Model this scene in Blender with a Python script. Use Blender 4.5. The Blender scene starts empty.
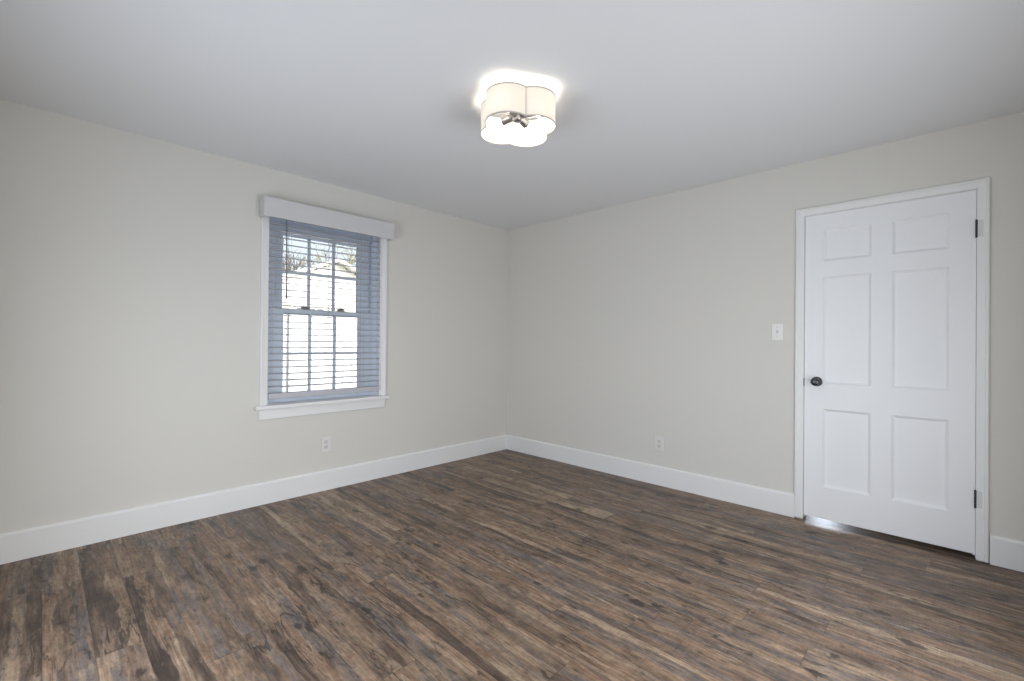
import bpy, bmesh, math, random
from mathutils import Vector, Matrix

# ------------------------------------------------------------------ camera
SC = bpy.context.scene
COL = SC.collection
PI = math.pi
YAW, PITCH, ROLL = 0.7999, 0.0043, 0.0089
fw = Vector((math.sin(YAW)*math.cos(PITCH), math.cos(YAW)*math.cos(PITCH), math.sin(PITCH)))
rt = Vector((math.cos(YAW), -math.sin(YAW), 0))
up = rt.cross(fw)
r2 = rt*math.cos(ROLL) + up*math.sin(ROLL)
u2 = up*math.cos(ROLL) - rt*math.sin(ROLL)
cam_data = bpy.data.cameras.new('camera')
cam_data.sensor_width = 36.0
cam_data.lens = 36.0*456.52/1024.0
cam_data.clip_start = 0.02
cam = bpy.data.objects.new('camera', cam_data)
M3 = Matrix((r2, u2, -fw)).transposed()
cam.matrix_world = Matrix.Translation((-3.5703, -3.5373, 1.1673)) @ M3.to_4x4()
COL.objects.link(cam)
SC.camera = cam

# ------------------------------------------------------------------ light
SC.view_settings.view_transform = 'Standard'
SC.view_settings.look = 'None'
SC.view_settings.gamma = 1.0
SC.view_settings.exposure = 0.08
SC.view_settings.use_curve_mapping = False
SC.cycles.use_denoising = True
SC.cycles.max_bounces = 14
SC.cycles.diffuse_bounces = 8
SC.cycles.transmission_bounces = 10
SC.cycles.transparent_max_bounces = 16
SC.cycles.sample_clamp_indirect = 6.0
SC.cycles.caustics_reflective = False
SC.cycles.caustics_refractive = False

w = bpy.data.worlds.new('sky'); SC.world = w; w.use_nodes = True
nt = w.node_tree
sky = nt.nodes.new('ShaderNodeTexSky')
sky.sky_type = 'NISHITA'; sky.sun_disc = False
sky.dust_density = 6.0; sky.air_density = 0.8; sky.sun_elevation = math.radians(38); sky.sun_rotation = math.radians(150)
hz = nt.nodes.new('ShaderNodeHueSaturation'); hz.inputs['Saturation'].default_value = 0.45   # thin bright haze
nt.links.new(sky.outputs['Color'], hz.inputs['Color']); nt.links.new(hz.outputs['Color'], nt.nodes['Background'].inputs['Color'])
nt.nodes['Background'].inputs['Strength'].default_value = 0.44

def lamp(name, kind, energy, color, loc, direction, size=None, size_y=None, angle=None):
    d = bpy.data.lights.new(name, kind); d.energy = energy; d.color = color
    if size: d.shape = 'RECTANGLE'; d.size = size; d.size_y = size_y
    if angle is not None: d.angle = angle
    o = bpy.data.objects.new(name, d); o.location = loc
    o.rotation_euler = Vector(direction).to_track_quat('-Z', 'Y').to_euler()
    COL.objects.link(o); return o
lamp('sun', 'SUN', 2.1, (1.0, 0.965, 0.92), (6, -6, 9), (-0.55, 0.62, -0.62), angle=math.radians(0.6))
# area lamps added in the rear window openings to brighten the room
FILL_DAY = (0.90, 0.945, 1.0)
lamp('fill_lamp_west', 'AREA', 29.0, (0.84, 0.91, 1.0), (-3.88, -1.78, 0.82), (1, 0, 0.0), 1.22, 1.40)
lamp('fill_lamp_south', 'AREA', 30.5, FILL_DAY, (-1.85, -3.95, 0.78), (0, 1, 0.0), 1.22, 1.32)
hall = lamp('hall_gap_spot', 'SPOT', 13.0, (0.78, 0.87, 1.0), (1.00, -2.755, 0.275), (-1.06, -0.20, -0.285))  # low spot added in the hallway for the light strip under the door
hall.data.spot_size = math.radians(60); hall.data.spot_blend = 1.0; hall.data.shadow_soft_size = 0.07

# ------------------------------------------------------------------ helpers
class MB:
    """collects shapes that become ONE mesh object"""
    def __init__(self): self.v = []; self.f = []; self.sm = []
    def raw(self, vs, fs, smooth=False):
        n = len(self.v); self.v += [tuple(p) for p in vs]
        for f in fs: self.f.append([n+i for i in f]); self.sm.append(smooth)
        return self
    def box(self, x0, x1, y0, y1, z0, z1):
        x0, x1 = min(x0, x1), max(x0, x1); y0, y1 = min(y0, y1), max(y0, y1); z0, z1 = min(z0, z1), max(z0, z1)
        vs = [(x0,y0,z0),(x1,y0,z0),(x1,y1,z0),(x0,y1,z0),(x0,y0,z1),(x1,y0,z1),(x1,y1,z1),(x0,y1,z1)]
        return self.raw(vs, [(0,3,2,1),(4,5,6,7),(0,1,5,4),(1,2,6,5),(2,3,7,6),(3,0,4,7)])
    def prism(self, prof, a, b, axes, close=True):
        """profile [(u,v)] swept along third axis from a to b; axes = (u axis, v axis, sweep axis)"""
        def P(u, v, s):
            p = [0, 0, 0]; p[axes[0]] = u; p[axes[1]] = v; p[axes[2]] = s; return p
        n = len(prof)
        vs = [P(u, v, a) for u, v in prof] + [P(u, v, b) for u, v in prof]
        fs = [(i, (i+1) % n, n+(i+1) % n, n+i) for i in range(n)]
        fs += [tuple(range(n-1, -1, -1)), tuple(range(n, 2*n))]
        return self.raw(vs, fs)
    def tube(self, pts, r, seg=8, smooth=True, cap=True):
        pts = [Vector(p) for p in pts]; rs = r if isinstance(r, (list, tuple)) else [r]*len(pts)
        vs = []; fs = []; ref = None
        for i, p in enumerate(pts):
            d = (pts[min(i+1, len(pts)-1)] - pts[max(i-1, 0)]).normalized()
            if ref is None: ref = d.orthogonal().normalized()
            a = (ref - d*ref.dot(d)).normalized(); ref = a; b = d.cross(a)
            for k in range(seg):
                t = 2*PI*k/seg; vs.append(p + (a*math.cos(t) + b*math.sin(t))*rs[i])
        for i in range(len(pts)-1):
            for k in range(seg):
                fs.append((i*seg+k, i*seg+(k+1) % seg, (i+1)*seg+(k+1) % seg, (i+1)*seg+k))
        self.raw(vs, fs, smooth)
        if cap:
            self.raw(vs[:seg], [tuple(range(seg-1, -1, -1))]); self.raw(vs[-seg:], [tuple(range(seg))])
        return self
    def lathe(self, prof, origin, axis, seg=28, smooth=True):
        """profile [(radius, distance along the axis)]"""
        ax = Vector(axis).normalized(); a = ax.orthogonal().normalized(); b = ax.cross(a); o = Vector(origin)
        vs = []; fs = []
        for r, h in prof:
            for k in range(seg):
                t = 2*PI*k/seg; vs.append(o + ax*h + (a*math.cos(t) + b*math.sin(t))*max(r, 1e-5))
        for i in range(len(prof)-1):
            for k in range(seg):
                fs.append((i*seg+k, i*seg+(k+1) % seg, (i+1)*seg+(k+1) % seg, (i+1)*seg+k))
        return self.raw(vs, fs, smooth)
    def build(self, name, mat, parent=None, bevel=0.0, seg=2, weld=False):
        me = bpy.data.meshes.new(name)
        me.from_pydata(self.v, [], self.f); me.update()
        bm = bmesh.new(); bm.from_mesh(me)
        if weld: bmesh.ops.remove_doubles(bm, verts=bm.verts, dist=1e-5)
        for f, s in zip(bm.faces, self.sm): f.smooth = s
        bmesh.ops.recalc_face_normals(bm, faces=bm.faces)
        bm.to_mesh(me); bm.free()
        o = bpy.data.objects.new(name, me); COL.objects.link(o)
        if mat: me.materials.append(mat)
        if parent: 
            o.parent = parent
            o.matrix_parent_inverse = Matrix.Translation(-parent.location)
        if bevel:
            m = o.modifiers.new('edge', 'BEVEL'); m.width = bevel; m.segments = seg
            m.limit_method = 'ANGLE'; m.angle_limit = math.radians(40)
        return o

def tag(o, label, cat, group=None, kind=None):
    o['label'] = label; o['category'] = cat
    if group: o['group'] = group
    if kind: o['kind'] = kind
    return o
def empty(name, loc, label, cat, group=None, kind=None):
    o = bpy.data.objects.new(name, None); COL.objects.link(o); o.location = loc
    o.empty_display_size = 0.1
    return tag(o, label, cat, group, kind)

# ------------------------------------------------------------------ materials
def srgb(r, g, b):
    f = lambda c: (c/12.92 if c <= 0.04045 else ((c+0.055)/1.055)**2.4)
    return (f(r/255), f(g/255), f(b/255), 1)
def mat(name, color, rough=0.5, metal=0.0, bump=0.0, bscale=200, var=0.0, vscale=6, spec=0.5):
    m = bpy.data.materials.new(name); m.use_nodes = True; n = m.node_tree.nodes; L = m.node_tree.links
    p = n['Principled BSDF']; p.inputs['Roughness'].default_value = rough; p.inputs['Metallic'].default_value = metal
    p.inputs['Specular IOR Level'].default_value = spec
    p.inputs['Base Color'].default_value = color
    tc = n.new('ShaderNodeTexCoord')
    if var:
        t = n.new('ShaderNodeTexNoise'); t.inputs['Scale'].default_value = vscale; t.inputs['Detail'].default_value = 3
        L.new(tc.outputs['Object'], t.inputs['Vector'])
        mx = n.new('ShaderNodeMix'); mx.data_type = 'RGBA'
        mx.inputs['A'].default_value = tuple(c*(1-var) for c in color[:3]) + (1,)
        mx.inputs['B'].default_value = tuple(min(1, c*(1+var)) for c in color[:3]) + (1,)
        L.new(t.outputs['Fac'], mx.inputs['Factor']); L.new(mx.outputs['Result'], p.inputs['Base Color'])
    if bump:
        t2 = n.new('ShaderNodeTexNoise'); t2.inputs['Scale'].default_value = bscale; t2.inputs['Detail'].default_value = 2
        L.new(tc.outputs['Object'], t2.inputs['Vector'])
        b = n.new('ShaderNodeBump'); b.inputs['Strength'].default_value = bump; b.inputs['Distance'].default_value = 0.002
        L.new(t2.outputs['Fac'], b.inputs['Height']); L.new(b.outputs['Normal'], p.inputs['Normal'])
    return m

WALL = mat('wall_paint', (0.708, 0.692, 0.652, 1), 0.75, bump=0.08, bscale=90, var=0.012, vscale=2, spec=0.3)
CEIL = mat('ceiling_paint', (0.768, 0.774, 0.79, 1), 0.85, bump=0.08, bscale=70, spec=0.2)
TRIM = mat('trim_paint', (0.83, 0.83, 0.83, 1), 0.38, var=0.01)
DOORP = mat('door_paint', (0.87, 0.88, 0.90, 1), 0.40, bump=0.03, bscale=60)
PLASTIC = mat('white_plastic', (0.80, 0.79, 0.77, 1), 0.35, var=0.01)
SLOT = mat('outlet_slot', (0.22, 0.22, 0.22, 1), 0.6, var=0.05)
OUTLET = mat('outlet_plastic', (0.765, 0.755, 0.74, 1), 0.4, var=0.01)
RECEPT = mat('receptacle_plastic', (0.66, 0.65, 0.63, 1), 0.35, var=0.01)
BRONZE = mat('dark_bronze', (0.11, 0.11, 0.125, 1), 0.22, 0.85, bump=0.05, bscale=120, var=0.2)
HINGE = mat('dark_hinge_steel', (0.05, 0.05, 0.055, 1), 0.4, 0.7, var=0.15)
LEAF = mat('painted_hinge_leaf', (0.71, 0.71, 0.71, 1), 0.4, 0.0, var=0.04, vscale=60)
CHROME = mat('brushed_nickel', (0.30, 0.30, 0.31, 1), 0.34, 0.9, var=0.12, vscale=80)
SOCKET = mat('socket_ceramic', (0.75, 0.73, 0.70, 1), 0.4, var=0.03)
VINYL = mat('window_vinyl_sky_tint', (0.66, 0.72, 0.82, 1), 0.35, var=0.01)  # white vinyl with the bluish sky light mixed into its colour
VALANCE = mat('valance_paint', (0.64, 0.64, 0.65, 1), 0.45, var=0.01)
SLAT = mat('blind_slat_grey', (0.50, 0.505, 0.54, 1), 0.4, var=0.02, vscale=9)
CORD = mat('blind_cord', (0.55, 0.55, 0.56, 1), 0.8, var=0.05, vscale=50)
WAND = mat('tilt_wand_grey', (0.16, 0.17, 0.19, 1), 0.3, var=0.08, vscale=30)

def glass_mat():
    m = bpy.data.materials.new('window_glass'); m.use_nodes = True; n = m.node_tree.nodes; L = m.node_tree.links
    n.clear(); out = n.new('ShaderNodeOutputMaterial')
    tr = n.new('ShaderNodeBsdfTransparent'); tr.inputs['Color'].default_value = (0.95, 0.97, 0.97, 1)
    gl = n.new('ShaderNodeBsdfGlossy'); gl.inputs['Roughness'].default_value = 0.02
    fr = n.new('ShaderNodeFresnel'); fr.inputs['IOR'].default_value = 1.45
    mx = n.new('ShaderNodeMixShader')
    L.new(fr.outputs[0], mx.inputs[0]); L.new(tr.outputs[0], mx.inputs[1]); L.new(gl.outputs[0], mx.inputs[2])
    L.new(mx.outputs[0], out.inputs['Surface']); return m
GLASS = glass_mat()

def shade_mat():
    m = bpy.data.materials.new('linen_shade'); m.use_nodes = True; n = m.node_tree.nodes; L = m.node_tree.links
    n.clear(); out = n.new('ShaderNodeOutputMaterial')
    tc = n.new('ShaderNodeTexCoord'); t = n.new('ShaderNodeTexNoise'); t.inputs['Scale'].default_value = 160
    L.new(tc.outputs['Object'], t.inputs['Vector'])
    cr = n.new('ShaderNodeValToRGB')
    cr.color_ramp.elements[0].color = (0.89, 0.85, 0.77, 1); cr.color_ramp.elements[1].color = (0.95, 0.91, 0.84, 1)
    L.new(t.outputs['Fac'], cr.inputs['Fac'])
    d = n.new('ShaderNodeBsdfDiffuse'); tl = n.new('ShaderNodeBsdfTranslucent')
    L.new(cr.outputs['Color'], d.inputs['Color']); L.new(cr.outputs['Color'], tl.inputs['Color'])
    mx = n.new('ShaderNodeMixShader'); mx.inputs[0].default_value = 0.11
    L.new(d.outputs[0], mx.inputs[1]); L.new(tl.outputs[0], mx.inputs[2]); L.new(mx.outputs[0], out.inputs['Surface'])
    return m
SHADE = shade_mat()
BAND = mat('shade_band_tape', (0.50, 0.47, 0.43, 1), 0.8, bump=0.1, var=0.04, vscale=80)

def bulb_mat():
    m = bpy.data.materials.new('lit_bulb_glass'); m.use_nodes = True; n = m.node_tree.nodes; L = m.node_tree.links
    p = n['Principled BSDF']; p.inputs['Base Color'].default_value = (0.9, 0.88, 0.85, 1)
    p.inputs['Emission Color'].default_value = (1.0, 0.87, 0.71, 1)
    p.inputs['Emission Strength'].default_value = 45.0
    return m
BULB = bulb_mat()

# floor: distressed multi-strip vinyl planks running along y
def floor_mat():
    m = bpy.data.materials.new('rustic_plank_floor'); m.use_nodes = True; n = m.node_tree.nodes; L = m.node_tree.links
    p = n['Principled BSDF']
    tc = n.new('ShaderNodeTexCoord'); sx = n.new('ShaderNodeSeparateXYZ'); L.new(tc.outputs['Object'], sx.inputs[0])
    X, Y = sx.outputs[0], sx.outputs[1]
    def mth(op, a, b=None, c=None):
        k = n.new('ShaderNodeMath'); k.operation = op
        for i, q in enumerate((a, b, c)):
            if q is None: continue
            if isinstance(q, (int, float)): k.inputs[i].default_value = q
            else: L.new(q, k.inputs[i])
        return k.outputs[0]
    def comb(a, b, c=0.0):
        k = n.new('ShaderNodeCombineXYZ')
        for i, q in enumerate((a, b, c)):
            if isinstance(q, (int, float)): k.inputs[i].default_value = q
            else: L.new(q, k.inputs[i])
        return k.outputs[0]
    def white(v):
        k = n.new('ShaderNodeTexWhiteNoise'); k.noise_dimensions = '3D'; L.new(v, k.inputs['Vector']); return k
    def noise(v, scale, detail=4, rough=0.6, dist=0.0):
        k = n.new('ShaderNodeTexNoise'); L.new(v, k.inputs['Vector']); k.inputs['Scale'].default_value = scale
        k.inputs['Detail'].default_value = detail; k.inputs['Roughness'].default_value = rough; k.inputs['Distortion'].default_value = dist
        return k.outputs['Fac']
    def smooth(v, a, b):
        k = n.new('ShaderNodeMapRange'); k.interpolation_type = 'SMOOTHSTEP'
        L.new(v, k.inputs['Value']); k.inputs['From Min'].default_value = a; k.inputs['From Max'].default_value = b
        return k.outputs['Result']
    def mix(f, a, b, blend='MIX'):
        k = n.new('ShaderNodeMix'); k.data_type = 'RGBA'; k.blend_type = blend
        for s, q in (('Factor', f), ('A', a), ('B', b)):
            if isinstance(q, (int, float)): k.inputs[s].default_value = q
            elif isinstance(q, tuple): k.inputs[s].default_value = q
            else: L.new(q, k.inputs[s])
        return k.outputs['Result']
    W, LEN = 0.137, 1.22
    u = mth('DIVIDE', mth('ADD', X, 3.56+W*40), W); row = mth('FLOOR', u); fu = mth('FRACT', u)
    off = white(comb(row, 3.7)).outputs['Value']
    v = mth('ADD', mth('DIVIDE', Y, LEN), mth('MULTIPLY', off, 7.0)); col = mth('FLOOR', v); fv = mth('FRACT', v)
    wn = white(comb(row, col, 1.3)); r1 = wn.outputs['Value']
    # strips printed inside each plank: soft wandering edges
    wob = noise(comb(mth('MULTIPLY', X, 7), mth('MULTIPLY', Y, 2.0), mth('MULTIPLY', r1, 30)), 1.0, 4)
    s = mth('MULTIPLY', mth('ADD', fu, mth('MULTIPLY', mth('SUBTRACT', wob, 0.5), 0.8)), 3.0)
    strip = mth('FLOOR', s); fs = mth('FRACT', s)
    def rnd(k): return white(comb(mth('ADD', mth('MULTIPLY', row, 7.0), k), mth('MULTIPLY', col, 5.0), 9.1)).outputs['Value']
    ra, rb = rnd(strip), rnd(mth('ADD', strip, 1.0))
    r2 = mth('ADD', ra, mth('MULTIPLY', mth('SUBTRACT', rb, ra), smooth(fs, 0.86, 1.0)))
    shift = mth('MULTIPLY', r1, 40.0)
    patch = noise(comb(mth('MULTIPLY', X, 21), mth('MULTIPLY', Y, 2.5), shift), 1.0, 5, 0.62, 0.5)
    patch2 = noise(comb(mth('MULTIPLY', X, 24), mth('MULTIPLY', Y, 4.0), mth('ADD', shift, 11.0)), 1.0, 6, 0.68, 0.9)
    blot = noise(comb(mth('MULTIPLY', X, 9), mth('MULTIPLY', Y, 7.0), mth('ADD', shift, 31.0)), 1.0, 5, 0.65, 0.6)
    grain = noise(comb(mth('MULTIPLY', X, 130), mth('MULTIPLY', Y, 4.5), shift), 1.0, 4, 0.7, 0.4)
    fine = noise(comb(mth('MULTIPLY', X, 55), mth('MULTIPLY', Y, 24), shift), 1.0, 5, 0.75)
    saw = noise(comb(mth('MULTIPLY', X, 9), mth('MULTIPLY', Y, 140), shift), 1.0, 3, 0.6)
    t = mth('ADD', mth('MULTIPLY', r2, 0.44), mth('ADD', mth('MULTIPLY', patch, 0.66), mth('MULTIPLY', r1, 0.10)))
    cr = n.new('ShaderNodeValToRGB'); e = cr.color_ramp
    stops = [(0.26, srgb(60, 48, 42)), (0.38, srgb(88, 72, 61)), (0.48, srgb(122, 101, 83)), (0.56, srgb(98, 89, 85)),
             (0.65, srgb(140, 119, 98)), (0.74, srgb(116, 91, 73)), (0.84, srgb(152, 133, 112))]
    e.elements[0].position, e.elements[0].color = stops[0]; e.elements[1].position, e.elements[1].color = stops[-1]
    for q, c in stops[1:-1]:
        k = e.elements.new(q); k.color = c
    L.new(t, cr.inputs['Fac'])
    c = cr.outputs['Color']
    c = mix(mth('MULTIPLY', smooth(patch2, 0.52, 0.72), 0.85), c, srgb(62, 55, 53))       # dark charred smears
    c = mix(mth('MULTIPLY', smooth(patch2, 0.46, 0.30), 0.50), c, srgb(150, 135, 118))    # worn pale areas
    bl = noise(comb(mth('MULTIPLY', X, 20), mth('MULTIPLY', Y, 1.6), mth('ADD', shift, 23.0)), 1.0, 4, 0.6)
    c = mix(mth('MULTIPLY', smooth(bl, 0.56, 0.72), 0.70), c, srgb(80, 83, 88))             # blue-grey streaks
    g = mth('ADD', mth('MULTIPLY', grain, 0.70), mth('ADD', mth('MULTIPLY', fine, 0.65), mth('ADD', mth('MULTIPLY', blot, 0.65), mth('MULTIPLY', saw, 0.22))))
    g = mth('ADD', mth('MULTIPLY', mth('SUBTRACT', g, 1.11), 2.2), 1.04)
    c = mix(1.0, c, comb(g, g, g), 'MULTIPLY')
    # cracks and dark growth lines
    rid = mth('ABSOLUTE', mth('SUBTRACT', noise(comb(mth('MULTIPLY', X, 13), mth('MULTIPLY', Y, 1.4), mth('ADD', shift, 5.0)), 1.0, 4, 0.55, 0.5), 0.5))
    where = noise(comb(mth('MULTIPLY', X, 4), mth('MULTIPLY', Y, 1.6), mth('ADD', shift, 3.0)), 1.0, 2)
    c = mix(mth('MULTIPLY', mth('MULTIPLY', smooth(rid, 0.022, 0.003), smooth(where, 0.47, 0.62)), 0.75), c, srgb(42, 37, 35))
    rid2 = mth('ABSOLUTE', mth('SUBTRACT', mth('FRACT', mth('MULTIPLY', patch, 9.0)), 0.5))
    c = mix(mth('MULTIPLY', mth('MULTIPLY', smooth(rid2, 0.12, 0.02), smooth(where, 0.58, 0.68)), 0.55), c, srgb(50, 44, 42))
    fl = noise(comb(mth('MULTIPLY', X, 42), mth('MULTIPLY', Y, 13), mth('ADD', shift, 47.0)), 1.0, 3, 0.55, 0.3)
    c = mix(mth('MULTIPLY', smooth(fl, 0.63, 0.72), 0.70), c, srgb(50, 42, 39))             # short dark flecks
    # knots: few, ragged, of uneven size
    wx = mth('ADD', mth('MULTIPLY', X, 6.0), mth('MULTIPLY', mth('SUBTRACT', fine, 0.5), 0.30))
    wy = mth('ADD', mth('MULTIPLY', Y, 3.2), mth('MULTIPLY', mth('SUBTRACT', blot, 0.5), 0.35))
    vo = n.new('ShaderNodeTexVoronoi'); vo.voronoi_dimensions = '2D'; vo.inputs['Scale'].default_value = 1.0
    L.new(comb(wx, wy), vo.inputs['Vector'])
    kr = white(vo.outputs['Position']).outputs['Value']
    kn = smooth(mth('SUBTRACT', vo.outputs['Distance'], mth('MULTIPLY', mth('SUBTRACT', kr, 0.60), 0.24)), 0.07, 0.0)
    c = mix(mth('MULTIPLY', kn, 0.75), c, srgb(46, 39, 37))
    # seams
    eu = mth('MULTIPLY', mth('MINIMUM', fu, mth('SUBTRACT', 1.0, fu)), W)
    ev = mth('MULTIPLY', mth('MINIMUM', fv, mth('SUBTRACT', 1.0, fv)), LEN)
    seam = smooth(mth('MINIMUM', eu, ev), 0.0022, 0.0008)
    c = mix(mth('MULTIPLY', seam, 0.40), c, srgb(52, 46, 43))
    L.new(c, p.inputs['Base Color'])
    p.inputs['Roughness'].default_value = 0.45; p.inputs['Specular IOR Level'].default_value = 0.40
    b = n.new('ShaderNodeBump'); b.inputs['Strength'].default_value = 0.25; b.inputs['Distance'].default_value = 0.0015
    L.new(mth('SUBTRACT', grain, seam), b.inputs['Height']); L.new(b.outputs['Normal'], p.inputs['Normal'])
    return m
FLOOR = floor_mat()

# ------------------------------------------------------------------ room shell
X0, Y0, H = -3.85, -3.92, 2.40     # rear walls; the far corner stands at the origin
HX = 1.30                          # far side of the hallway behind the door
# window opening / door opening
WX0, WX1, WZ0, WZ1 = -2.45, -1.545, 0.675, 2.11
DY0, DY1, DZ = -3.622, -2.805, 2.035

def struct(o, label, cat):
    return tag(o, label, cat, kind='structure')

struct(MB().box(X0-0.15, HX+0.1, Y0-0.15, 0.15, -0.12, 0.0).build('floor', FLOOR),
       'dark rustic brown and grey wood plank floor of the empty room', 'floor')
struct(MB().box(X0-0.15, HX+0.1, Y0-0.15, 0.15, H, H+0.15).build('ceiling', CEIL),
       'smooth off-white ceiling with a flush light fixture', 'ceiling')
b = MB().box(X0-0.15, WX0, 0, 0.15, 0, H).box(WX1, 0.12, 0, 0.15, 0, H)
b.box(WX0, WX1, 0, 0.15, 0, WZ0).box(WX0, WX1, 0, 0.15, WZ1, H)
struct(b.build('wall_back', WALL), 'pale greige painted wall with the window in it', 'wall')
b = MB().box(0, 0.12, DY1, 0, 0, H).box(0, 0.12, Y0-0.15, DY0, 0, H).box(0, 0.12, DY0, DY1, DZ, H)
struct(b.build('wall_right', WALL), 'pale greige painted wall with the white panel door in it', 'wall')
# rear walls, each with an unseen window added to light the room
RW = (-2.45, -1.11, 0.10, 2.02)      # opening in the left wall
RF = (-2.52, -1.18, 0.10, 2.02)      # opening in the front wall
b = MB().box(X0-0.15, X0, Y0-0.15, RW[0], 0, H).box(X0-0.15, X0, RW[1], 0, 0, H)
b.box(X0-0.15, X0, RW[0], RW[1], 0, RW[2]).box(X0-0.15, X0, RW[0], RW[1], RW[3], H)
struct(b.build('wall_left', WALL), 'pale greige wall behind the camera, left side', 'wall')
b = MB().box(X0, RF[0], Y0-0.15, Y0, 0, H).box(RF[1], 0, Y0-0.15, Y0, 0, H)
b.box(RF[0], RF[1], Y0-0.15, Y0, 0, RF[2]).box(RF[0], RF[1], Y0-0.15, Y0, RF[3], H)
struct(b.build('wall_front', WALL), 'pale greige wall behind the camera, right side', 'wall')
# hallway behind the closed door
struct(MB().box(HX, HX+0.1, Y0-0.15, 0.15, 0, H).build('wall_hallway', WALL), 'far wall of the hallway hidden behind the closed door', 'wall')
struct(MB().box(0.12, HX, 0, 0.15, 0, H).build('wall_hallway_back', WALL), 'hallway end wall beyond the window wall, hidden by the door', 'wall')
struct(MB().box(0.12, HX, Y0-0.15, Y0, 0, H).build('wall_hallway_front', WALL), 'hallway end wall nearest the camera side, hidden by the door', 'wall')

# baseboards: flat board with an eased top
def base_profile(t=0.016, h=0.155):
    return [(0, 0), (-t, 0), (-t, h-0.012), (-t+0.003, h-0.004), (-t+0.008, h), (0, h)]
pr = base_profile()
struct(MB().prism(pr, X0, -0.001, (1, 2, 0)).build('baseboard_back', TRIM), 'white baseboard along the foot of the window wall', 'baseboard')
struct(MB().prism(pr, DY1+0.047, 0, (0, 2, 1)).build('baseboard_right', TRIM), 'white baseboard between the far corner and the door casing', 'baseboard')
struct(MB().prism(pr, Y0, DY0-0.052, (0, 2, 1)).build('baseboard_right', TRIM), 'short white baseboard on the hinge side of the door', 'baseboard')
struct(MB().prism([(X0-u, z) for u, z in pr], Y0, 0, (0, 2, 1)).build('baseboard_left', TRIM), 'white baseboard on the wall left behind the camera', 'baseboard')
struct(MB().prism([(Y0-u, z) for u, z in pr], X0, 0, (1, 2, 0)).build('baseboard_front', TRIM), 'white baseboard on the wall right behind the camera', 'baseboard')

# ------------------------------------------------------------------ window in the far left wall
win = empty('window_1', (-1.998, 0, WZ0), 'white double-hung window with six panes in each sash on the left wall', 'window', kind='structure')
def jamb_frame(mb, x0, x1, z0, z1, y0, y1, tl, tr_, tt, tb):
    mb.box(x0, x0+tl, y0, y1, z0, z1).box(x1-tr_, x1, y0, y1, z0, z1)
    mb.box(x0+tl, x1-tr_, y0, y1, z1-tt, z1).box(x0+tl, x1-tr_, y0, y1, z0, z0+tb); return mb
# side and head casing: narrow boards with a raised outer edge
def casing_prof(a, out):
    """a = inner edge, out = -1/+1 direction of the outer edge; returns (along wall, into room)"""
    return [(a, 0), (a, -0.010), (a+out*0.032, -0.014), (a+out*0.034, -0.020), (a+out*0.044, -0.020), (a+out*0.048, -0.015), (a+out*0.048, 0)]
MB().prism(casing_prof(WX0+0.003, -1), 0.70, 2.155, (0, 1, 2)).build('casing', TRIM, win)
MB().prism(casing_prof(WX1-0.003, 1), 0.70, 2.155, (0, 1, 2)).build('casing', TRIM, win)
MB().box(WX0+0.003, WX1-0.003, -0.014, 0, WZ1, 2.155).build('head_casing', TRIM, win, 0.002)
MB().box(-2.530, -1.487, -0.055, 0, 0.677, 0.704).box(WX0+0.001, WX1-0.001, 0, 0.055, 0.677, 0.704).build('stool', TRIM, win, 0.005, 3)
MB().box(-2.497, -1.508, -0.016, 0, 0.603, 0.677).build('apron', TRIM, win, 0.003)
jamb_frame(MB(), WX0+0.001, WX1-0.001, 0.704, WZ1-0.001, 0.0, 0.055, 0.010, 0.010, 0.014, 0.002).build('jamb', TRIM, win)
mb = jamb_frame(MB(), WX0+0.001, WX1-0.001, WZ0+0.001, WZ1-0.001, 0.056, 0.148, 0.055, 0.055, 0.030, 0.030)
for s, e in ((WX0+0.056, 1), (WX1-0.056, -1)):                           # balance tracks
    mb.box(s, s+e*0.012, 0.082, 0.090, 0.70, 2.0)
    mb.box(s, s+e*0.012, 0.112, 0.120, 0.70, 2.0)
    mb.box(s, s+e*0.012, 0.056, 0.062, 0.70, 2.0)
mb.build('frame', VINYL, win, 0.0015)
GX0, GX1 = -2.315, -1.722
def sash(name, y0, y1, z0, z1, gz0, gz1):
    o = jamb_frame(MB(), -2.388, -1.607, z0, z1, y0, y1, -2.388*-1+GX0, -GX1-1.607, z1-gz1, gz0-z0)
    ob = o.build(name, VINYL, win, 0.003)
    ym = (y0+y1)/2
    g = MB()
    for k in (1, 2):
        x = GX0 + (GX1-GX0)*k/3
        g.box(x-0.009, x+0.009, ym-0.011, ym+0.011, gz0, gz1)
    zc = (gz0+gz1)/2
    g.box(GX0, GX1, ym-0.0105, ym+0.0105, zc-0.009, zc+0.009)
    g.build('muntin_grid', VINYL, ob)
    MB().box(GX0, GX1, ym-0.002, ym+0.002, gz0, gz1).build('pane', GLASS, ob)
    return ob
sash('upper_sash', 0.091, 0.112, 1.365, 2.078, 1.410, 1.958)
low = sash('lower_sash', 0.063, 0.082, 0.708, 1.408, 0.765, 1.372)
for x in (-2.16, -1.87):
    l = MB().box(x-0.032, x+0.032, 0.058, 0.080, 1.408, 1.414)
    l.tube([(x-0.028, 0.064, 1.418), (x, 0.062, 1.424), (x+0.026, 0.066, 1.420)], [0.006, 0.009, 0.005])
    l.build('sash_lock', CHROME, low)

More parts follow.
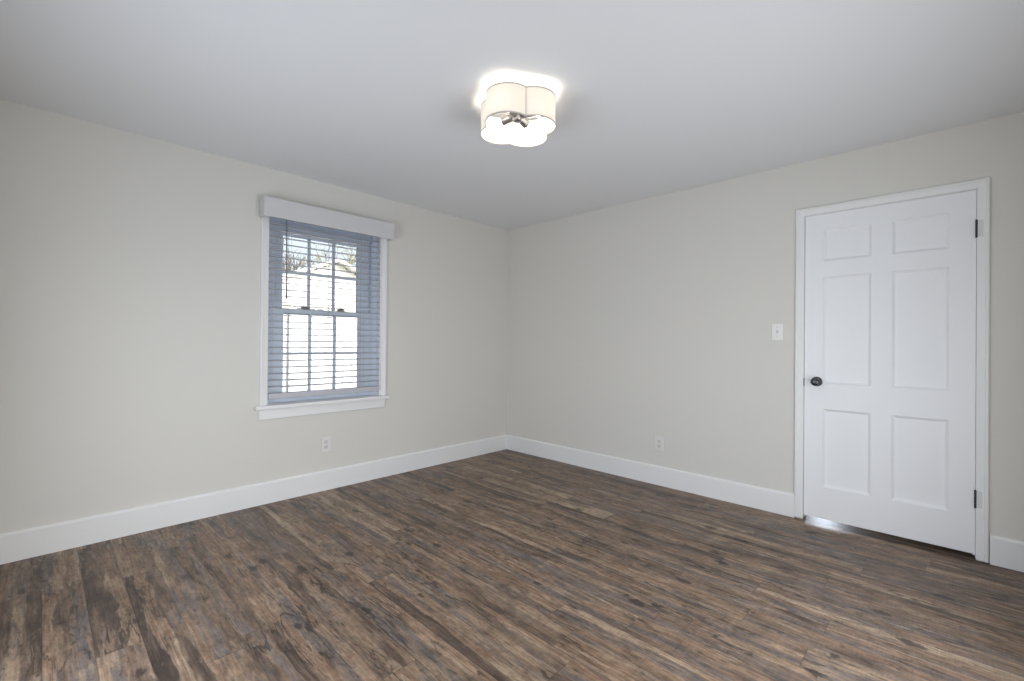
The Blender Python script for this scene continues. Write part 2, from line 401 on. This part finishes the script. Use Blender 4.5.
# ------------------------------------------------------------------ blind
bl = empty('window_blind', (-1.998, 0.0, 0.74), 'open white horizontal blind under a boxed valance, hung in the window', 'blind')
mb = MB().box(-2.507, -1.484, -0.105, -0.090, 2.033, 2.170)
mb.box(-2.507, -2.492, -0.090, -0.0005, 2.033, 2.170).box(-1.499, -1.484, -0.090, -0.0005, 2.033, 2.170)
mb.box(-2.492, -1.499, -0.090, -0.0005, 2.158, 2.170)
mb.build('valance', VALANCE, bl, 0.004, 3)
BX0, BX1 = -2.437, -1.558
YB = 0.012
mb = MB().box(BX0, BX1, YB-0.028, YB+0.028, 2.062, 2.104)
mb.build('head_rail', SLAT, bl, 0.002)
mb = MB(); n_sl = 24; pitch = 0.0475; z = 0.826
while z < 2.055:
    # each slat: 50 mm wide, gently crowned, tipped a degree or two
    prof = []
    for s in (-1, 1):
        for k in range(5):
            q = (-1 + 0.5*k) if s < 0 else (1 - 0.5*k)
            prof.append((YB + q*0.0245, z + 0.0026*(1-q*q) + q*0.0012 + (0.0 if s < 0 else 0.0040)))
    mb.prism(prof, BX0, BX1, (1, 2, 0))
    z += pitch
mb.build('slats', SLAT, bl)
MB().box(BX0, BX1, YB-0.026, YB+0.026, 0.744, 0.784).build('bottom_rail', SLAT, bl, 0.004, 2)
for x in (-2.292, -1.985, -1.712):
    c = MB()
    for y in (YB-0.0265, YB+0.0265):
        c.tube([(x, y, 0.78), (x, y, 2.07)], 0.0011, 6)
    zz = 0.826 - 0.002
    while zz < 2.055:
        c.tube([(x, YB-0.0265, zz-0.001), (x, YB+0.0265, zz+0.001)], 0.0008, 5); zz += pitch
    c.build('ladder_cord', CORD, bl)
    MB().tube([(x-0.016, YB, 0.78), (x-0.016, YB, 2.07)], 0.0010, 6).build('lift_cord', CORD, bl)
wd = MB().tube([(-2.337, -0.034, 2.075), (-2.335, -0.038, 2.02), (-2.333, -0.040, 1.55), (-2.333, -0.040, 1.470)], [0.0032, 0.0045, 0.0045, 0.0060], 8)
wd.tube([(-2.337, YB-0.026, 2.072), (-2.337, -0.034, 2.075)], 0.003, 6)
wd.build('tilt_wand', WAND, bl)

# ------------------------------------------------------------------ door
door = empty('door_1', (0.0, -3.2135, 0.0), 'white six-panel door with dark round knob, closed in the right wall', 'door', kind='structure')
SY0, SY1, SZ0, SZ1 = -3.6175, -2.8105, 0.030, 2.029
def door_slab():
    xf, xb = 0.003, 0.038
    ys = [SY0, -3.511, -3.262, -3.162, -2.913, SY1]
    zs = [SZ0, 0.238, 0.750, 0.915, 1.617, 1.720, 1.924, SZ1]
    mb = MB()
    for face, xs, sgn in ((0, xf, 1), (1, xb, -1)):
        for i in range(5):
            for j in range(7):
                y0, y1, z0, z1 = ys[i], ys[i+1], zs[j], zs[j+1]
                if i in (1, 3) and j in (1, 3, 5):
                    rings = []
                    for ins, dep in ((0, 0), (0.001, 0.004), (0.013, 0.0155), (0.017, 0.0165)):
                        x = xs + sgn*dep
                        rings.append([(x, y0+ins, z0+ins), (x, y1-ins, z0+ins), (x, y1-ins, z1-ins), (x, y0+ins, z1-ins)])
                    for a, c in zip(rings[:-1], rings[1:]):
                        for k in range(4):
                            mb.raw([a[k], a[(k+1) % 4], c[(k+1) % 4], c[k]], [(0, 1, 2, 3)])
                    mb.raw(rings[-1], [(0, 1, 2, 3)])
                else:
                    mb.raw([(xs, y0, z0), (xs, y1, z0), (xs, y1, z1), (xs, y0, z1)], [(0, 1, 2, 3)])
    for j in range(7):
        for y in (SY0, SY1): mb.raw([(xf, y, zs[j]), (xb, y, zs[j]), (xb, y, zs[j+1]), (xf, y, zs[j+1])], [(0, 1, 2, 3)])
    for i in range(5):
        for zc in (SZ0, SZ1): mb.raw([(xf, ys[i], zc), (xb, ys[i], zc), (xb, ys[i+1], zc), (xf, ys[i+1], zc)], [(0, 1, 2, 3)])
    return mb
slab = door_slab().build('door_slab', DOORP, door, weld=True)
# jamb with stop
jb = MB().box(0.0, 0.12, DY0+0.0005, DY0+0.003, 0.010, DZ-0.001).box(0.0, 0.12, DY1-0.003, DY1-0.0005, 0.010, DZ-0.001).box(0, 0.12, DY0+0.003, DY1-0.003, DZ-0.004, DZ-0.001)
jb.box(0.042, 0.052, DY0+0.003, DY0+0.014, 0.010, DZ-0.004).box(0.042, 0.052, DY1-0.014, DY1-0.003, 0.010, DZ-0.004).box(0.042, 0.052, DY0+0.014, DY1-0.014, DZ-0.015, DZ-0.004)
jb.build('jamb', TRIM, door)
def cprof(a, out):
    return [(-q[1]*-1, q[0]) for q in casing_prof(a, out)]
MB().prism(cprof(DY1-0.001, 1), 0.012, DZ+0.0475, (0, 1, 2)).build('casing', TRIM, door)
MB().prism(cprof(DY0+0.001, -1), 0.006, DZ+0.0475, (0, 1, 2)).build('casing', TRIM, door)
hp = [(q[0], q[1]) for q in casing_prof(DZ-0.001, 1)]
MB().prism([(d, zz) for zz, d in hp], DY0-0.034, DY1+0.034, (0, 2, 1)).build('head_casing', TRIM, door)
# knob
ky, kz = -2.880, 0.927
kn = MB().lathe([(0.0, 0), (0.030, 0), (0.032, 0.003), (0.028, 0.007), (0.013, 0.010), (0.011, 0.024), (0.017, 0.030), (0.025, 0.036), (0.0275, 0.044), (0.026, 0.053), (0.019, 0.060), (0.008, 0.063), (0.0, 0.0635)], (0.003, ky, kz), (-1, 0, 0), 32)
kn.build('door_knob', BRONZE, door, weld=True)
MB().box(-0.0015, 0.004, SY1+0.001, DY1-0.0005, 0.892, 0.945).build('strike_plate', HINGE, door)
for zc in (0.334, 1.8135):
    h = MB().tube([(-0.006, DY0+0.003, zc-0.045), (-0.006, DY0+0.003, zc+0.045)], 0.0058, 12)
    h.tube([(-0.006, DY0+0.003, zc+0.045), (-0.006, DY0+0.003, zc+0.050)], [0.0068, 0.004], 12)
    h.tube([(-0.006, DY0+0.003, zc-0.050), (-0.006, DY0+0.003, zc-0.045)], [0.004, 0.0068], 12)
    hg = h.build('hinge', HINGE, door)
    lf = MB().box(-0.0130, -0.0105, DY0-0.026, DY0-0.002, zc-0.045, zc+0.045).build('hinge_leaf', LEAF, hg)

# ------------------------------------------------------------------ switch and outlets
def plate_box(mb, axis, c, zc, hw, hh, d0, d1):
    if axis == 'x': mb.box(-d1, -d0, c-hw, c+hw, zc-hh, zc+hh)
    else: mb.box(c-hw, c+hw, -d1, -d0, zc-hh, zc+hh)
    return mb
sw = empty('light_switch', (0, -2.648, 1.256), 'white toggle light switch plate beside the door casing', 'light switch')
plate_box(MB(), 'x', -2.648, 1.256, 0.0365, 0.058, 0, 0.006).build('switch_plate', PLASTIC, sw, 0.003, 3)
tg = plate_box(MB(), 'x', -2.648, 1.256, 0.006, 0.0125, 0.006, 0.0072)
tg.build('toggle_surround', RECEPT, sw)
MB().prism([(-0.006, 1.249), (-0.006, 1.261), (-0.019, 1.270), (-0.020, 1.264)], -2.652, -2.644, (0, 2, 1)).build('toggle', PLASTIC, sw, 0.001)
for dz in (-0.030, 0.030):
    MB().lathe([(0.0035, 0), (0.0035, 0.0012), (0.0, 0.0014)], (-0.006, -2.648, 1.256+dz), (-1, 0, 0), 12).build('screw', RECEPT, sw)

def outlet(axis, c, zc, label):
    loc = (0, c, zc) if axis == 'x' else (c, 0, zc)
    o = empty('wall_outlet', loc, label, 'outlet', 'white duplex wall outlets')
    plate_box(MB(), axis, c, zc, 0.0365, 0.058, 0, 0.006).build('outlet_plate', OUTLET, o, 0.003, 3)
    for dz in (0.0195, -0.0195):
        r = plate_box(MB(), axis, c, zc+dz, 0.0165, 0.0140, 0.006, 0.0082).build('receptacle', RECEPT, o, 0.003, 3)
        for dy, hh in ((-0.0063, 0.0042), (0.0063, 0.0035)): plate_box(MB(), axis, c+dy, zc+dz+0.003, 0.0011, hh, 0.0080, 0.0086).build('slot', SLOT, r)
        plate_box(MB(), axis, c, zc+dz-0.0065, 0.0022, 0.0022, 0.0080, 0.0086).build('ground_hole', SLOT, r)
    ax = (-1, 0, 0) if axis == 'x' else (0, -1, 0)
    p = (-0.006, c, zc) if axis == 'x' else (c, -0.006, zc)
    MB().lathe([(0.003, 0), (0.003, 0.0012), (0.0, 0.0014)], p, ax, 12).build('screw', RECEPT, o)
outlet('y', -2.013, 0.356, 'white duplex outlet low on the wall below the window')
outlet('x', -1.782, 0.340, 'white duplex outlet low on the wall left of the door')

# ------------------------------------------------------------------ ceiling light with a four-lobed fabric shade
LX, LY = -1.923, -1.961
cl = empty('ceiling_light', (LX, LY, H), 'lit flush ceiling light with a cream four-lobed fabric drum shade', 'ceiling light')
ZB, ZT = 2.226, 2.366
ang_v = math.atan2(-0.694, -0.719) + math.radians(14.6)      # the cusp nearest the camera
cc, rr = 0.062, 0.110
cusp = cc + math.sqrt(rr*rr - cc*cc)
def clover(n=26, off=0.0):
    """outline of four overlapping circles, cusps on the axes"""
    pts = []
    for q in range(4):
        lobe = ang_v + PI/4 + q*PI/2
        cx, cy = math.cos(lobe)*cc*math.sqrt(2), math.sin(lobe)*cc*math.sqrt(2)
        a0 = ang_v + q*PI/2
        c0 = (math.cos(a0)*cusp - cx, math.sin(a0)*cusp - cy)
        half = lobe - math.atan2(c0[1], c0[0])
        half = (half + PI) % (2*PI) - PI
        for k in range(n):
            t = lobe - half + 2*half*k/n
            pts.append((LX + cx + math.cos(t)*(rr+off), LY + cy + math.sin(t)*(rr+off)))
    return pts
def band(mb, z0, z1, o_in, o_out):
    a, c = clover(off=o_in), clover(off=o_out); N = len(a)
    vs = [(x, y, z0) for x, y in a] + [(x, y, z1) for x, y in a] + [(x, y, z0) for x, y in c] + [(x, y, z1) for x, y in c]
    fs = []
    for i in range(N):
        j = (i+1) % N
        fs += [(i, j, N+j, N+i), (2*N+i, 3*N+i, 3*N+j, 2*N+j), (i, 2*N+i, 2*N+j, j), (N+i, N+j, 3*N+j, 3*N+i)]
    return mb.raw(vs, fs)
def sheet(mb, z0, z1):          # the taut linen itself, one woven layer between the two hem tapes
    a = clover(); N = len(a)
    return mb.raw([(x, y, z0) for x, y in a] + [(x, y, z1) for x, y in a], [(i, (i+1) % N, N+(i+1) % N, N+i) for i in range(N)])
sh = sheet(MB(), ZB, ZT).build('lamp_shade', SHADE, cl)
band(MB(), ZB-0.0005, ZB+0.006, -0.0014, 0.0012).build('shade_trim', BAND, sh)
band(MB(), ZT-0.006, ZT+0.0005, -0.0014, 0.0012).build('shade_trim', BAND, sh)
for q in range(4):
    a0 = ang_v + q*PI/2
    MB().tube([(LX+math.cos(a0)*(cusp+0.0005), LY+math.sin(a0)*(cusp+0.0005), ZB+0.004), (LX+math.cos(a0)*(cusp+0.0005), LY+math.sin(a0)*(cusp+0.0005), ZT-0.004)], 0.0016, 6).build('shade_seam', BAND, sh)
MB().lathe([(0.0, 0), (0.062, 0), (0.064, 0.004), (0.060, 0.016), (0.030, 0.020), (0.0, 0.0205)], (LX, LY, H), (0, 0, -1), 32).build('canopy', CHROME, cl, weld=True)
ZS = 2.304
MB().lathe([(0.010, 0.018), (0.010, 0.078), (0.020, 0.082), (0.024, 0.090), (0.024, 0.122), (0.018, 0.128), (0.0, 0.130)], (LX, LY, H), (0, 0, -1), 24).build('hub', CHROME, cl, weld=True)
for q in range(4):      # spider that carries the shade
    a0 = ang_v + q*PI/2
    MB().tube([(LX+math.cos(a0)*0.012, LY+math.sin(a0)*0.012, 2.350), (LX+math.cos(a0)*(cusp-0.002), LY+math.sin(a0)*(cusp-0.002), 2.360)], 0.0018, 6).build('shade_arm', CHROME, cl)
for q in range(4):
    lobe = ang_v + PI/4 + q*PI/2
    d = Vector((math.cos(lobe), math.sin(lobe), -0.10)).normalized()
    o = Vector((LX, LY, ZS)) + d*0.018
    sk = MB().lathe([(0.0, 0), (0.013, 0.0), (0.014, 0.010), (0.0195, 0.014), (0.0200, 0.064), (0.0210, 0.066), (0.0210, 0.071), (0.016, 0.073), (0.0, 0.073)], o, d, 20).build('lamp_socket', CHROME, cl, weld=True)
    MB().lathe([(0.0, 0.071), (0.012, 0.0715), (0.0135, 0.080), (0.019, 0.091), (0.0225, 0.104), (0.021, 0.115), (0.013, 0.123), (0.0, 0.126)], o, d, 20).build('bulb', BULB, sk, weld=True)

# ------------------------------------------------------------------ windows added behind the camera to light the room
def rear_window(n, axis, base, RW, label):
    e = empty('window_%d' % n, ((base, (RW[0]+RW[1])/2, RW[2]) if axis == 'x' else ((RW[0]+RW[1])/2, base, RW[2])), label, 'window', kind='structure')
    def bx(mb, a0, a1, z0, z1, d0, d1):      # d measured outward from the room face
        if axis == 'x': mb.box(base-d1, base-d0, a0, a1, z0, z1)
        else: mb.box(a0, a1, base-d1, base-d0, z0, z1)
    f = MB(); a0, a1, z0, z1 = RW
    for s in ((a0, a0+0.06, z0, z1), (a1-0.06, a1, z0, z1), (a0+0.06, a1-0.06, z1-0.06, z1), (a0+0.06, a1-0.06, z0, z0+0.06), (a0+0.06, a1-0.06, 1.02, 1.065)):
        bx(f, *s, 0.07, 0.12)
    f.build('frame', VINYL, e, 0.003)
    g = MB(); bx(g, a0+0.06, a1-0.06, z0+0.06, z1-0.06, 0.094, 0.098); g.build('pane', GLASS, e)
    c = MB()
    for s in ((a0-0.05, a0, z0, z1+0.05), (a1, a1+0.05, z0, z1+0.05), (a0, a1, z1, z1+0.05), (a0-0.07, a1+0.07, z0-0.03, z0)):
        bx(c, *s, -0.018, 0.0)
    c.build('casing', TRIM, e, 0.002)
rear_window(2, 'x', X0, RW, 'added white double-hung window, unseen, in the wall left behind the camera')
rear_window(3, 'y', Y0, RF, 'added white double-hung window, unseen, in the wall right behind the camera')

# ------------------------------------------------------------------ outdoors
GZ = -0.35
GRASS = mat('winter_grass', (0.20, 0.19, 0.10, 1), 0.9, bump=0.4, bscale=60, var=0.35, vscale=3)
FENCE = mat('fence_vinyl', (0.68, 0.70, 0.73, 1), 0.4, var=0.05, vscale=2)
SIDING = mat('house_siding', (0.80, 0.79, 0.76, 1), 0.6, var=0.03, vscale=2)
ROOF = mat('pale_roof_shingle', (0.66, 0.65, 0.64, 1), 0.8, bump=0.4, bscale=30, var=0.06, vscale=8)
HWIN = mat('house_window_glass', (0.10, 0.12, 0.15, 1), 0.1, var=0.1)
HTRIM = mat('house_trim', (0.82, 0.82, 0.81, 1), 0.5, var=0.02)
BARK = mat('grey_brown_bark', (0.16, 0.13, 0.105, 1), 0.9, bump=0.5, bscale=40, var=0.25, vscale=12)
LEAVES = mat('olive_leaves', (0.24, 0.20, 0.055, 1), 0.7, var=0.4, vscale=3)
struct(MB().box(-16, 26, 0.15, 50, GZ-0.2, GZ).build('ground', GRASS), 'winter lawn outside, beyond the window', 'ground')

struct(MB().box(-6.0, 2.5, -7.4, Y0-0.15, 2.32, 2.44).build('sun_block_slab', CEIL), 'added white slab outside, unseen, keeping sun out of the window behind the camera', 'sun blocker')  # unseen slab added to stop direct sun entering the rear window

fc = empty('privacy_fence', (0.0, 4.05, GZ), 'white board privacy fence standing outside across the window view', 'fence')
FT = 1.58
xs = [-4.8 + 2.0*k for k in range(7)]
for i, x in enumerate(xs):
    p = MB().box(x-0.06, x+0.06, 3.99, 4.11, GZ, FT+0.06).build('post', FENCE, fc, 0.004)
    MB().raw([(x-0.075, 3.975, FT+0.06), (x+0.075, 3.975, FT+0.06), (x+0.075, 4.125, FT+0.06), (x-0.075, 4.125, FT+0.06),
              (x-0.075, 3.975, FT+0.08), (x+0.075, 3.975, FT+0.08), (x+0.075, 4.125, FT+0.08), (x-0.075, 4.125, FT+0.08), (x, 4.05, FT+0.13)],
             [(3, 2, 1, 0), (0, 1, 5, 4), (1, 2, 6, 5), (2, 3, 7, 6), (3, 0, 4, 7), (4, 5, 8), (5, 6, 8), (6, 7, 8), (7, 4, 8)]).build('post_cap', FENCE, p)
    if i < len(xs)-1:
        pn = MB(); a = x+0.06; W_ = 1.88/12
        for k in range(12):
            pn.box(a+k*W_+0.004, a+(k+1)*W_-0.004, 4.03, 4.07, GZ+0.10, FT-0.03)
            pn.box(a+(k+1)*W_-0.006, a+(k+1)*W_+0.006, 4.04, 4.06, GZ+0.10, FT-0.03) if k < 11 else None
        pn.build('board_panel', FENCE, fc)
        MB().box(a, a+1.88, 4.022, 4.078, FT-0.06, FT+0.02).build('rail', FENCE, fc, 0.003)
        MB().box(a, a+1.88, 4.022, 4.078, GZ+0.06, GZ+0.16).build('rail', FENCE, fc, 0.003)

hs = empty('neighbor_house', (2.5, 12.0, GZ), 'pale sided neighboring house with low gable roof behind the white fence', 'house')
# main volume: gable end facing the window
mx, gz_, ez = 3.56, 3.92, 2.55; hw_ = 3.1
wl = MB()
prof = [(mx-hw_, GZ), (mx+hw_, GZ), (mx+hw_, ez), (mx, gz_-0.06), (mx-hw_, ez)]
wl.prism(prof, 12.0, 20.0, (0, 2, 1))
k = GZ + 0.14
while k < gz_-0.2:                                  # lap siding courses
    half = hw_ if k < ez else hw_*(gz_-0.06-k)/(gz_-0.06-ez)
    wl.prism([(11.985, k), (12.0, k), (12.0, k+0.13), (11.995, k+0.13)], mx-half+0.02, mx+half-0.02, (1, 2, 0)); k += 0.14
wl.build('gable_wall', SIDING, hs)
sl = (gz_-ez)/hw_
MB().prism([(mx-hw_-0.3, ez-0.3*sl), (mx, gz_), (mx+hw_+0.3, ez-0.3*sl), (mx+hw_+0.3, ez-0.3*sl+0.10), (mx, gz_+0.10), (mx-hw_-0.3, ez-0.3*sl+0.10)], 11.7, 20.3, (0, 2, 1)).build('roof', ROOF, hs)
# front wing with a hipped roof
wx0, wx1, wy0 = -1.6, 2.62, 9.25
wg = MB().box(wx0, wx1, wy0, 12.0, GZ, 2.20)
k = GZ + 0.14
while k < 2.1:
    wg.prism([(wy0-0.015, k), (wy0, k), (wy0, k+0.13), (wy0-0.005, k+0.13)], wx0+0.02, wx1-0.08, (1, 2, 0)); k += 0.14
wg.build('wing_wall', SIDING, hs)
e0, e1, ey, ze, zr = wx0-0.2, wx1+0.12, wy0-0.07, 2.21, 3.05
MB().raw([(e0, ey, ze), (e1, ey, ze), (e1-0.95, 12.0, zr), (e0+0.95, 12.0, zr), (e1, 12.0, ze), (e0, 12.0, ze)],
         [(0, 1, 2, 3), (1, 4, 2), (0, 3, 5), (0, 5, 4, 1), (2, 4, 5, 3)]).build('wing_roof', ROOF, hs)
MB().box(e0, e1, ey-0.02, ey, ze-0.10, ze+0.02).build('fascia', HTRIM, hs)
MB().box(wx1-0.12, wx1+0.02, wy0-0.02, wy0+0.10, GZ, 2.18).build('corner_board', HTRIM, hs)
for x in (1.30, 1.62, 1.86):
    f = jamb_frame(MB(), x-0.12, x+0.12, 1.30, 2.08, wy0-0.035, wy0-0.012, 0.03, 0.03, 0.03, 0.03).build('window', HTRIM, hs)
    MB().box(x-0.09, x+0.09, wy0-0.025, wy0-0.016, 1.33, 2.05).build('pane', HWIN, f)

def branch(mb, rnd, p, d, length, r, depth, tips):
    pts = [p]; q = Vector(p); dd = Vector(d).normalized()
    for i in range(4):
        dd = (dd + Vector((rnd.uniform(-.18, .18), rnd.uniform(-.18, .18), rnd.uniform(-.05, .14)))).normalized()
        q = q + dd*length/4; pts.append(q.copy())
    mb.tube(pts, [r*(1-0.13*i) for i in range(5)], 5 if depth < 2 else 4, cap=False)
    tips.append(pts[-1])
    if depth >= 4: return
    for k in range(3 if depth < 3 else 2):
        s = pts[rnd.choice((2, 3, 4))]
        nd = (dd + Vector((rnd.uniform(-.9, .9), rnd.uniform(-.9, .9), rnd.uniform(-.1, .7)))).normalized()
        branch(mb, rnd, s, nd, length*rnd.uniform(.6, .8), r*0.55, depth+1, tips)
def tree(x, y, h, seed, label, leaves=0, spread=0.9):
    rnd = random.Random(seed); o = empty('tree', (x, y, GZ), label, 'tree', 'trees beyond the fence')
    mb = MB(); tips = []
    trunk = [Vector((x, y, GZ-0.05)), Vector((x+0.03, y, GZ+h*0.12)), Vector((x-0.02, y+0.03, GZ+h*0.26))]
    mb.tube(trunk, [h*0.030, h*0.022, h*0.019], 8)
    for k in range(5):
        a = k*2*PI/5 + rnd.uniform(-.4, .4)
        branch(mb, rnd, trunk[-1], (math.cos(a)*spread*.6, math.sin(a)*spread*.6, 1.0), h*0.30, h*0.012, 1, tips)
    mb.build('trunk', BARK, o)
    if leaves:
        lv = MB()
        for i in range(leaves):
            c = rnd.choice(tips) + Vector((rnd.gauss(0, .16), rnd.gauss(0, .16), rnd.gauss(0, .14)))
            a = Vector((rnd.uniform(-1, 1), rnd.uniform(-1, 1), rnd.uniform(-1, 1))).normalized(); e_ = a.orthogonal().normalized()
            s = rnd.uniform(.04, .08)
            lv.raw([c-a*s, c+e_*s*.45, c+a*s, c-e_*s*.45], [(0, 1, 2, 3)])
        lv.build('foliage', LEAVES, o)
tree(13.2, 31.0, 9.6, 5, 'olive leafed tree rising behind the right of the house roof', 5000)
tree(5.6, 23.6, 8.0, 11, 'bare branched tree left of the house roof, seen through the upper panes')
tree(13.6, 41.0, 11.5, 23, 'tall bare tree farthest back, above the left slope of the house roof')
